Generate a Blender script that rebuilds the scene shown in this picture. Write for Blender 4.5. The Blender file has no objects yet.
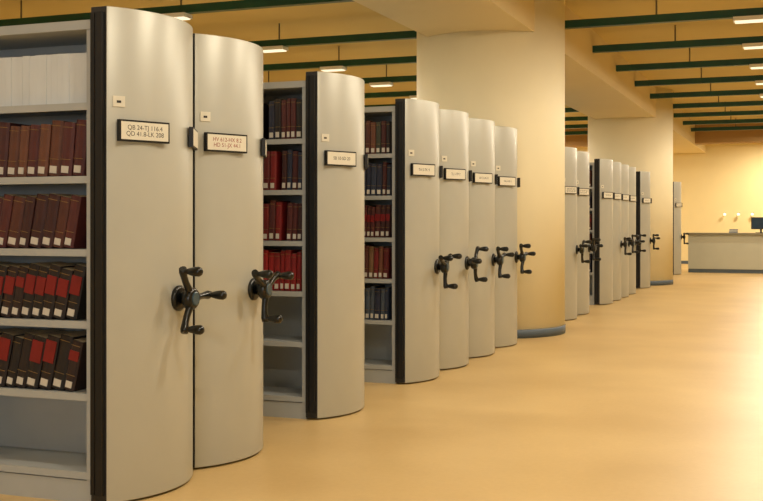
import bpy, math, random
from mathutils import Vector, Matrix

# ---------------------------------------------------------------- helpers
def lin(c):
    r=[]
    for v in c[:3]:
        v/=255.0
        r.append(v/12.92 if v<=0.04045 else ((v+0.055)/1.055)**2.4)
    return (r[0],r[1],r[2],1.0)

def mat(name,col,rough=0.5,metal=0.0,noise=0.0,nscale=8.0,bump=0.0,bscale=200,emit=None,estr=0.0,spec=0.5,stretch=None):
    m=bpy.data.materials.new(name); m.use_nodes=True
    nt=m.node_tree; b=nt.nodes['Principled BSDF']
    c=lin(col)
    b.inputs['Base Color'].default_value=c
    b.inputs['Roughness'].default_value=rough
    b.inputs['Metallic'].default_value=metal
    b.inputs['Specular IOR Level'].default_value=spec
    tc=nt.nodes.new('ShaderNodeTexCoord')
    mp=nt.nodes.new('ShaderNodeMapping')
    if stretch: mp.inputs['Scale'].default_value=stretch
    nt.links.new(tc.outputs['Object'],mp.inputs['Vector'])
    if noise>0:
        n=nt.nodes.new('ShaderNodeTexNoise'); n.inputs['Scale'].default_value=nscale; n.inputs['Detail'].default_value=4
        nt.links.new(mp.outputs['Vector'],n.inputs['Vector'])
        cr=nt.nodes.new('ShaderNodeValToRGB')
        cr.color_ramp.elements[0].position=0.3; cr.color_ramp.elements[1].position=0.7
        cr.color_ramp.elements[0].color=tuple(v*(1-noise) for v in c[:3])+(1,)
        cr.color_ramp.elements[1].color=tuple(min(1,v*(1+noise)) for v in c[:3])+(1,)
        nt.links.new(n.outputs['Fac'],cr.inputs['Fac'])
        nt.links.new(cr.outputs['Color'],b.inputs['Base Color'])
    if bump>0:
        n2=nt.nodes.new('ShaderNodeTexNoise'); n2.inputs['Scale'].default_value=bscale
        nt.links.new(mp.outputs['Vector'],n2.inputs['Vector'])
        bp=nt.nodes.new('ShaderNodeBump'); bp.inputs['Strength'].default_value=bump; bp.inputs['Distance'].default_value=0.002
        nt.links.new(n2.outputs['Fac'],bp.inputs['Height']); nt.links.new(bp.outputs['Normal'],b.inputs['Normal'])
    if emit:
        b.inputs['Emission Color'].default_value=lin(emit); b.inputs['Emission Strength'].default_value=estr
    return m

class MB:
    def __init__(s): s.v=[]; s.f=[]; s.mi=[]; s.mats=[]; s.sm=[]
    def m(s,mt):
        if mt not in s.mats: s.mats.append(mt)
        return s.mats.index(mt)
    def box(s,a,b,mt,xf=None):
        i=len(s.v); x0,y0,z0=a; x1,y1,z1=b
        ps=[(x0,y0,z0),(x1,y0,z0),(x1,y1,z0),(x0,y1,z0),(x0,y0,z1),(x1,y0,z1),(x1,y1,z1),(x0,y1,z1)]
        if xf: ps=[tuple(xf@Vector(p)) for p in ps]
        s.v+=ps; k=s.m(mt)
        for f in [(0,3,2,1),(4,5,6,7),(0,1,5,4),(1,2,6,5),(2,3,7,6),(3,0,4,7)]:
            s.f.append(tuple(i+j for j in f)); s.mi.append(k); s.sm.append(False)
    def prism(s,poly,z0,z1,mt,xf=None,smooth=None,facemats=None):
        i=len(s.v); n=len(poly); k=s.m(mt)
        ps=[(p[0],p[1],z0) for p in poly]+[(p[0],p[1],z1) for p in poly]
        if xf: ps=[tuple(xf@Vector(p)) for p in ps]
        s.v+=ps
        s.f.append(tuple(i+j for j in reversed(range(n)))); s.mi.append(k); s.sm.append(False)
        s.f.append(tuple(i+n+j for j in range(n))); s.mi.append(k); s.sm.append(False)
        for j in range(n):
            j2=(j+1)%n
            s.f.append((i+j,i+j2,i+n+j2,i+n+j)); 
            s.mi.append(s.m(facemats[j]) if facemats and facemats.get(j) else k)
            s.sm.append(bool(smooth and j in smooth))
    def tube(s,pts,rad,mt,seg=12,xf=None):
        i=len(s.v); k=s.m(mt); n=len(pts)
        P=[Vector(p) for p in pts]
        for a,p in enumerate(P):
            d=(P[min(a+1,n-1)]-P[max(a-1,0)]).normalized()
            up=Vector((0,0,1)) if abs(d.z)<0.9 else Vector((1,0,0))
            u=d.cross(up).normalized(); w=d.cross(u).normalized()
            for q in range(seg):
                t=2*math.pi*q/seg
                pt=p+rad[a]*(u*math.cos(t)+w*math.sin(t))
                if xf: pt=xf@pt
                s.v.append(tuple(pt))
        for a in range(n-1):
            for q in range(seg):
                q2=(q+1)%seg
                s.f.append((i+a*seg+q,i+a*seg+q2,i+(a+1)*seg+q2,i+(a+1)*seg+q)); s.mi.append(k); s.sm.append(True)
        s.f.append(tuple(i+q for q in reversed(range(seg)))); s.mi.append(k); s.sm.append(False)
        s.f.append(tuple(i+(n-1)*seg+q for q in range(seg))); s.mi.append(k); s.sm.append(False)
    def mesh(s,name):
        me=bpy.data.meshes.new(name); me.from_pydata(s.v,[],s.f)
        for mt in s.mats: me.materials.append(mt)
        for p,k,sm in zip(me.polygons,s.mi,s.sm): p.material_index=k; p.use_smooth=sm
        me.update()
        import bmesh
        bm=bmesh.new(); bm.from_mesh(me); bmesh.ops.recalc_face_normals(bm,faces=bm.faces); bm.to_mesh(me); bm.free()
        return me
def obj(name,me,parent=None,loc=(0,0,0),bevel=0):
    o=bpy.data.objects.new(name,me); bpy.context.collection.objects.link(o)
    o.location=loc
    if parent: o.parent=parent
    if bevel:
        b=o.modifiers.new('bevel','BEVEL'); b.width=bevel; b.segments=2; b.limit_method='ANGLE'; b.angle_limit=math.radians(50)
    return o
def empty(name,loc):
    o=bpy.data.objects.new(name,None); bpy.context.collection.objects.link(o); o.location=loc; o.empty_display_size=0.2; return o
def boxobj(name,a,b,mt,parent=None,bevel=0):
    m=MB(); c=[(p+q)/2 for p,q in zip(a,b)]
    if parent is None:
        m.box([p-q for p,q in zip(a,c)],[p-q for p,q in zip(b,c)],mt); return obj(name,m.mesh(name),None,c,bevel)
    m.box(a,b,mt); return obj(name,m.mesh(name),parent,(0,0,0),bevel)

# ---------------------------------------------------------------- materials
M_panel=mat('panel_enamel',(188,189,180),0.38,0.18,0.03,3,0.05,300)
M_shelf=mat('shelf_grey_enamel',(174,178,178),0.45,0,0.03,5)
M_dark=mat('dark_frame',(40,39,37),0.5,0,0.1,10)
M_rubber=mat('black_rubber',(10,10,10),0.55,0,0.1,10)
M_black=mat('black_plastic',(13,16,15),0.28,0,0.1,20)
M_hub=mat('hub_blue_grey',(60,82,94),0.3,0,0.1,20)
M_label=mat('label_card',(226,222,206),0.5,0,0.02,30)
M_ink=mat('ink',(50,48,46),0.6,0,0.1,30)
M_inkred=mat('red_ink',(150,60,45),0.6,0,0.1,30)
M_col=mat('column_plaster',(246,237,204),0.6,0,0.02,2,0.1,60)
M_wall=mat('wall_plaster',(240,224,172),0.7,0,0.02,1.5,0.1,60)
M_ceil=mat('ceiling_paint',(212,190,124),0.8,0,0.03,0.8,0.1,40)
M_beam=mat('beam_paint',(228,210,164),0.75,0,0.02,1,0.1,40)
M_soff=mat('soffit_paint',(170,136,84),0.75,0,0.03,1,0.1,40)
M_green=mat('dark_green_paint',(14,70,52),0.4,0,0.1,6)
M_white=mat('luminaire_white',(235,232,220),0.4,0,0.02,6)
M_lamp=mat('lamp_diffuser',(255,250,235),0.4,0,0,1,emit=(255,244,215),estr=.9)
M_skirt=mat('blue_grey_skirting',(84,98,110),0.5,0,0.05,6)
M_counter=mat('counter_laminate',(190,190,172),0.4,0,0.03,3)
M_ctop=mat('counter_top',(130,124,100),0.35,0,0.05,6)
M_metal=mat('rod_metal',(120,110,90),0.4,0.6,0.05,6)
M_screen=mat('monitor_glass',(40,60,80),0.15,0,0.1,6)
M_folder=mat('white_folder',(212,218,222),0.5,0,0.06,12,stretch=(1,1,0.2))

M_floor=bpy.data.materials.new('vinyl_floor'); M_floor.use_nodes=True
nt=M_floor.node_tree; b=nt.nodes['Principled BSDF']
tc=nt.nodes.new('ShaderNodeTexCoord')
n1=nt.nodes.new('ShaderNodeTexNoise'); n1.inputs['Scale'].default_value=0.9; n1.inputs['Detail'].default_value=6
n2=nt.nodes.new('ShaderNodeTexNoise'); n2.inputs['Scale'].default_value=30; n2.inputs['Detail'].default_value=3
mx=nt.nodes.new('ShaderNodeMath'); mx.operation='MULTIPLY_ADD'; mx.inputs[1].default_value=0.25
nt.links.new(tc.outputs['Object'],n1.inputs['Vector']); nt.links.new(tc.outputs['Object'],n2.inputs['Vector'])
nt.links.new(n2.outputs['Fac'],mx.inputs[0]); nt.links.new(n1.outputs['Fac'],mx.inputs[2])
cr=nt.nodes.new('ShaderNodeValToRGB')
cr.color_ramp.elements[0].position=0.45; cr.color_ramp.elements[1].position=0.8
cr.color_ramp.elements[0].color=lin((196,166,112)); cr.color_ramp.elements[1].color=lin((210,181,126))
nt.links.new(mx.outputs[0],cr.inputs['Fac']); nt.links.new(cr.outputs['Color'],b.inputs['Base Color'])
b.inputs['Roughness'].default_value=0.4; b.inputs['Specular IOR Level'].default_value=0.3

# ---------------------------------------------------------------- room
X0,X1,Y0,Y1,HC=-10.0,9.0,-5.0,37.0,4.25
boxobj('floor',(X0-.2,Y0-.2,-0.2),(X1+.2,Y1+.2,0),M_floor)
boxobj('ceiling',(X0-.2,Y0-.2,HC),(X1+.2,Y1+.2,HC+.2),M_ceil)
boxobj('wall_left',(X0-.2,Y0,0),(X0,Y1,HC),M_wall)
boxobj('wall_right',(X1,Y0,0),(X1+.2,Y1,HC),M_wall)
boxobj('wall_far',(X0,Y1,0),(X1,Y1+.2,HC),M_wall)
boxobj('wall_near',(X0,Y0-.2,0),(X1,Y0,HC),M_wall)
boxobj('baseboard_far',(X0,Y1-.02,0),(X1,Y1,0.1),M_skirt)
boxobj('baseboard_left',(X0,Y0,0),(X0+.02,Y1-.02,0.1),M_skirt)
boxobj('baseboard_right',(X1-.02,Y0,0),(X1,Y1-.02,0.1),M_skirt)
boxobj('ceiling_beam',(-1.13,Y0,3.6),(0.16,Y1,HC),M_beam)
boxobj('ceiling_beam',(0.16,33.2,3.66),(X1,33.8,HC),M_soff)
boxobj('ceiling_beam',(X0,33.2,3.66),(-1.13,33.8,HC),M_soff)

def column(x,y,r=0.92):
    e=empty('round_column',(x,y,0))
    seg=64
    poly=[(r*math.cos(2*math.pi*i/seg),r*math.sin(2*math.pi*i/seg)) for i in range(seg)]
    m=MB(); m.prism(poly,0.0,HC,M_col,smooth=set(range(seg))); obj('shaft',m.mesh('column_shaft'),e)
    r2=r+.008
    poly=[(r2*math.cos(2*math.pi*i/seg),r2*math.sin(2*math.pi*i/seg)) for i in range(seg)]
    m=MB(); m.prism(poly,0.0,0.10,M_skirt,smooth=set(range(seg))); obj('skirting',m.mesh('column_skirting'),e)
column(-0.54,13.33); column(-0.48,24.77)

bars=[1.2+2.2*i for i in range(15)]
bars[5]=11.7
for i,y in enumerate(bars):
    for (a,bx) in ((X0,-1.13),(0.16,X1)):
        e=empty('green_ceiling_bar',((a+bx)/2,y,3.96))
        hl=(bx-a)/2
        m=MB(); m.box((-hl,-.05,-.05),(hl,.05,.05),M_green)
        obj('bar',m.mesh('bar'),e)
        m=MB(); k=int(hl*2//2.4)
        for j in range(k):
            xx=-hl+1.2+j*2.4
            m.tube([(xx,0,.05),(xx,0,HC-3.96)],[.012,.012],M_metal,8)
        obj('hanger_rods',m.mesh('rods'),e)
for i,y in enumerate(bars+[35.2]):  # last pair is added, unseen behind the cross beam, to brighten the far wall
    for x in (-4.1,2.5):
        e=empty('ceiling_luminaire',(x,y,3.86))
        m=MB(); m.box((-.2,-.1,.0),(.2,.1,.05),M_white)
        m.box((-.18,-.08,-.012),(.18,.08,.0),M_lamp)
        if y>34: m.box((-.01,-.01,.05),(.01,.01,HC-3.86),M_metal)
        obj('housing',m.mesh('luminaire'),e)
        ld=bpy.data.lights.new('tube_light','AREA'); ld.shape='RECTANGLE'; ld.size=.36; ld.size_y=.16
        ld.energy=58 if x>0 else 60
        if y>34: ld.energy=150
        ld.color=(1.0,.87,.67)
        lo=bpy.data.objects.new('tube_light',ld); bpy.context.collection.objects.link(lo); lo.parent=e; lo.location=(0,0,-.02)

# ---------------------------------------------------------------- shelving unit meshes
W=0.78; S=0.145; R=(W*W/4+S*S)/(2*S); TH=math.asin(W/2/R); LEN=3.6; HP=2.40; HB=2.34; PT=0.09
def arcpt(t,off=0): return (S-R+(R+off)*math.cos(t), W/2+(R+off)*math.sin(t))
NA=28
poly=[(-PT,0.0),(0,0.0)]+[arcpt(-TH+2*TH*i/NA) for i in range(1,NA)]+[(0,W),(-PT,W)]
m=MB()
n=len(poly)
m.prism(poly,0.012,HP,M_panel,smooth=set(range(1,n-2)),facemats={0:M_dark,n-2:M_dark})
me_panel=m.mesh('end_panel')
m=MB()
for y0,y1 in ((-.022,0),(W,W+.022)):
    m.box((-.05,y0,.05),(-.012,y1,HP-.03),M_rubber)
    m.box((-.085,y0*0.5 if y0<0 else y0,.05),(-.062,y1 if y0<0 else W+.011,HP-.03),M_rubber)
me_gasket=m.mesh('rubber_gaskets')
LEV=[1.94,1.585,1.23,.88,.53,.15]
m=MB()
bay=(LEN-PT)/4
m.box((-LEN,.012,.0),(-PT,W-.012,.11),M_shelf)
m.box((-LEN,.0,HB-.045),(-PT,W,HB),M_shelf)
m.box((-LEN,W/2-.008,.11),(-PT,W/2+.008,HB-.045),M_shelf)
for i in range(5):
    x=-PT-.03-i*bay
    if i==4: x=-LEN
    m.box((x,.008,.11),(x+.03,W-.008,HB-.045),M_shelf)
for z in LEV:
    for a,bq in ((.012,W/2-.008),(W/2+.008,W-.012)):
        m.box((-LEN,a,z-.012),(-PT,bq,z),M_shelf)
    m.box((-LEN,.006,z-.034),(-PT,.02,z+.001),M_shelf)
    m.box((-LEN,W-.02,z-.034),(-PT,W-.006,z+.001),M_shelf)
me_body=m.mesh('shelf_carcass')

def handle_mesh(rot):
    m=MB()
    m.tube([(0,0,-.004),(0,0,.012),(0,0,.02)],[.066,.066,.054],M_black,24)
    m.tube([(0,0,.02),(0,0,.06)],[.03,.026],M_black,16)
    m.tube([(0,0,.045),(0,0,.055),(0,0,.09),(0,0,.1)],[.046,.056,.056,.044],M_black,24)
    m.tube([(0,0,.1),(0,0,.106)],[.038,.03],M_hub,20)
    for k in range(3):
        a=rot+k*2*math.pi/3; c,s_=math.cos(a),math.sin(a)
        pts=[];rd=[]
        for r_,z_,q in ((.02,.075,.021),(.06,.078,.019),(.10,.074,.017),(.14,.075,.018),(.165,.08,.023),(.187,.082,.019)):
            pts.append((c*r_,s_*r_,z_)); rd.append(q)
        m.tube(pts,rd,M_black,12)
        gx,gy=c*.168,s_*.168
        m.tube([(gx,gy,z) for z in (.07,.09,.10,.12,.145,.17,.182,.188)],[.02,.02,.013,.019,.024,.025,.018,.006],M_black,14)
    return m.mesh('crank_handle')
def frame(theta,off,z):
    x,y=arcpt(theta,off)
    t=Vector((-math.sin(theta),math.cos(theta),0)); u=Vector((0,0,1)); nn=Vector((math.cos(theta),math.sin(theta),0))
    mt=Matrix((t,u,nn)).transposed().to_4x4(); mt.translation=Vector((x,y,z)); return mt

m=MB(); m.box((-.145,-.052,-.008),(.145,.052,.014),M_rubber); m.box((-.136,-.043,.014),(.136,.043,.016),M_label)
me_label=m.mesh('label_holder')
m=MB(); m.box((-.03,-.026,-.002),(.03,.026,.003),M_label); m.box((-.012,-.008,.003),(.010,.004,.0036),M_ink)
me_stick=m.mesh('number_sticker')
def text(body,mt,size,parent,mx):
    cu=bpy.data.curves.new('label_text','FONT'); cu.body=body; cu.size=size; cu.align_x='CENTER'; cu.align_y='CENTER'; cu.space_line=.95
    cu.materials.append(mt)
    o=bpy.data.objects.new('label_text',cu); bpy.context.collection.objects.link(o); o.parent=parent; o.matrix_local=mx; return o

texts=["QB 24-TJ 116.4\nQD 41.8-LK 208","HV 612-HX 8.2\nHD 51-JX 44.1","SB 10-SD 20","TA 5-TK 9","TL 1-TP 7","UA 3-UG 8","VA 6-VM 1"]
units=[(4.45,.05),(5.27,.45),(6.90,None),(8.68,.55),(9.59,.9),(10.54,.3),(11.50,.2),
       (14.98,.7),(15.93,.2),(18.1,None),(19.0,.4),(19.9,.1),(20.8,.9),(22.9,.3),(29.1,.5)]
LT=-math.radians(22.5)
for i,(d,rot) in enumerate(units):
    e=empty('mobile_shelving_unit',(0,d,0))
    obj('shelf_carcass',me_body,e)
    obj('end_panel',me_panel,e,bevel=.004)
    obj('rubber_gaskets',me_gasket,e)
    for th in (LT,math.radians(26)):
        o=obj('label_holder',me_label,e); o.matrix_local=frame(th,0.002,1.805)
    text(texts[i%len(texts)],M_inkred if i==1 else M_ink,.032,e,frame(LT,.0185,1.805))
    o=obj('number_sticker',me_stick,e); o.matrix_local=frame(-math.radians(35),0.001,1.945)
    if rot is not None:
        o=obj('crank_handle',handle_mesh(rot),e); o.matrix_local=frame(math.radians(2),0,.975)

# ---------------------------------------------------------------- books
bm_cache={}
def bmat(c):
    if c not in bm_cache: bm_cache[c]=mat('cloth_%d_%d_%d'%c,c,.6,0,.12,20)
    return bm_cache[c]
PAPER=mat('page_edges',(180,166,140),.8,0,.05,60)
SPL=mat('spine_label',(205,200,190),.6,0,.03,20)
BAND=mat('red_band',(122,22,24),.5,0,.1,20)
GOLD=mat('gold_band',(140,112,66),.4,.3,.1,20)
def book(m,x,z,w,h,d,cm,lean,band,lab,y=.03):
    xf=Matrix.Translation((x,y,z))@Matrix.Rotation(lean,4,'Y')
    poly=[(0,.012),(w*.2,.002),(w*.5,0),(w*.8,.002),(w,.012),(w,d),(0,d)]
    m.prism(poly,0,h,cm,xf)
    m.box((.004,.015,h-.004),(w-.004,d-.004,h+.0005),PAPER,xf)
    if band: m.box((w*.06,-.0015,h*band[0]),(w*.94,.004,h*band[1]),band[2],xf)
    if lab: m.box((w*.22,-.002,h*.05),(w*.8,.004,h*.18),SPL,xf)
    m.box((w*.1,-.001,h*.9),(w*.9,.004,h*.912),GOLD,xf)
    m.box((w*.1,-.001,h*.3),(w*.9,.004,h*.31),GOLD,xf)
brown=[(92,52,37),(104,62,44),(80,40,31)]; red=[(108,24,25),(92,24,25),(122,26,28)]; maroon=[(70,30,31),(58,26,27),(80,33,33)]
dark=[(33,24,24),(28,23,23),(42,27,26)]; blue=[(34,40,62),(40,50,72),(27,32,50)]; green=[(40,54,44),(52,56,44)]; black=[(24,23,24),(30,27,28)]
BR=(.45,.80,BAND); BR2=(.5,.72,BAND); BR3=(.5,.92,BAND)
styles={
 0:['folders',(brown+red[:1]+maroon+brown,None,1),(maroon+brown[2:],None,1),(dark,BR,1),(dark,BR3,1),None],
 2:[(blue+maroon+dark,None,1),(red+maroon+[(38,44,66)],None,1),(red+maroon,None,1),([(146,26,28),(128,24,26)],None,1),None,None],
 3:[(green+brown+dark+maroon,None,1),(blue+maroon[:1]+[(48,40,60)],None,1),(black+maroon,BR2,1),(brown+red+[(112,84,58)],None,1),(blue+[(74,84,98)],None,1),None],
}
leans={0:[0,.09,.19,.21,.22,0],2:[0,.02,.03,.02,0,0],3:[0,.02,.03,.02,.02,0]}
def fill(unit,st,ln,seed,length):
    rnd=random.Random(seed); m=MB()
    for r,stl in enumerate(st):
        if stl is None: continue
        z=LEV[r]+.002
        if stl=='folders':
            nb=int(length//bay)
            for bb in range(nb):
                x=-PT-.034-bb*bay; xl=x-bay+.05
                while True:
                    w=rnd.uniform(.03,.04)
                    if x-w<xl: break
                    m.box((x-w+.0003,.05+rnd.uniform(0,.003),z),(x-.0003,.33,z+.25+rnd.uniform(-.002,.002)),M_folder); x-=w
            continue
        cols,band,lab=stl; L=ln[r]
        nb=int(length//bay)
        for bb in range(max(1,nb)):
            xr=-PT-.034-bb*bay; xl=xr-bay+.05
            x=xl
            wmin,wmax=(.055,.078) if unit==0 else (.034,.055)
            while True:
                w=rnd.uniform(wmin,wmax)
                h=rnd.uniform(.258,.285)
                adv=w/math.cos(L)
                if x+adv+math.sin(L)*.285>xr: break
                if rnd.random()>.03:
                    bd=band
                    if band and rnd.random()<.35: bd=(.6,.8,BAND) if rnd.random()<.5 else None
                    book(m,x,z+w*math.sin(L)+.0005,w*.96,h-w*math.sin(L)*.9,rnd.uniform(.22,.26),bmat(rnd.choice(cols)),L,bd,lab,.03+rnd.uniform(0,.008))
                x+=adv
    o=obj('bound_library_books',m.mesh('books'),None,(0,units[unit][0],0))
fill(0,styles[0],leans[0],3,LEN-.1)
fill(2,styles[2],leans[2],5,LEN-.1)
fill(3,styles[3],leans[3],8,LEN-.1)
for j,u in enumerate((7,9,13,14)):
    fill(u,styles[3 if j%2 else 2],leans[3],20+j,1.9)

# ---------------------------------------------------------------- reception counter
e=empty('reception_counter',(4.6,31.1,0))
m=MB()
m.box((-4.4,-.35,.1),(4.3,.35,1.02),M_counter); m.box((-4.4,-.33,0),(4.3,.33,.1),M_skirt)
m.box((-4.45,-.42,1.02),(4.35,.42,1.07),M_ctop)
obj('counter_body',m.mesh('counter'),e,bevel=.004)
def monitor(x,y,z,rz):
    e=empty('computer_monitor',(x,y,z)); e.rotation_euler=(0,0,rz)
    m=MB(); m.box((-.14,-.1,0),(.14,.1,.015),M_black); m.box((-.025,-.02,.015),(.025,.02,.14),M_black)
    m.box((-.25,-.03,.1),(.25,.03,.42),M_black); m.box((-.23,-.034,.12),(.23,-.03,.40),M_screen)
    obj('monitor_body',m.mesh('monitor'),e)
monitor(2.05,31.15,1.07,.1)
monitor(3.6,31.15,1.07,-.1)
m=MB()
for k in range(5): m.box((-.11+.004*k,-.15,.02*k),(.1+.003*k,.14,.02*k+.019),M_label if k%2 else bmat((90,100,120)))
obj('paper_stack',m.mesh('papers'),None,(1.35,31.1,1.07))
for k in range(5):
    e=empty('wall_lamp',(.75+.42*k,Y1,1.62))
    m=MB(); m.box((-.04,-.03,-.04),(.04,0,.04),M_metal); m.tube([(0,-.02,0),(0,-.1,0)],[.012,.012],M_metal,8)
    m.tube([(0,-.12,-.06),(0,-.12,-.04),(0,-.12,.0),(0,-.12,.03)],[.02,.045,.05,.02],M_lamp,14)
    obj('lamp_body',m.mesh('wall_lamp'),e)

# ---------------------------------------------------------------- world + camera
w=bpy.data.worlds.new('world'); bpy.context.scene.world=w; w.use_nodes=True
w.node_tree.nodes['Background'].inputs[0].default_value=(.6,.7,.8,1); w.node_tree.nodes['Background'].inputs[1].default_value=.3
ew=empty('added_window',(3.2,Y0+.02,1.9))  # unseen window added behind the camera, frame only, to carry a cool fill
m=MB()
for a in (-1.5,-.02,1.46): m.box((a,0,-.8),(a+.05,.05,.8),M_white)
m.box((-1.5,0,-.85),(1.51,.05,-.8),M_white); m.box((-1.5,0,.8),(1.51,.05,.85),M_white)
obj('added_window_frame',m.mesh('added_window_frame'),ew)
ld=bpy.data.lights.new('cool_fill_light','AREA'); ld.shape='RECTANGLE'; ld.size=2.9; ld.size_y=1.6; ld.energy=135; ld.color=(.78,.90,1.0)  # added cool fill light for the shelf fronts, no opening in the wall
lo=bpy.data.objects.new('cool_fill_light',ld); bpy.context.collection.objects.link(lo); lo.parent=ew; lo.location=(0,.01,0)
lo.rotation_euler=Vector((0,1,0)).to_track_quat('-Z','Y').to_euler()

cam=bpy.data.cameras.new('camera'); co=bpy.data.objects.new('camera',cam); bpy.context.collection.objects.link(co)
co.location=(3.12,0,1.363); co.rotation_euler=(math.radians(90),0,math.radians(21))
cam.sensor_width=36; cam.lens=36*1100/763; cam.shift_y=-28.5/763; cam.clip_end=200
bpy.context.scene.camera=co
bpy.context.scene.view_settings.view_transform='Standard'
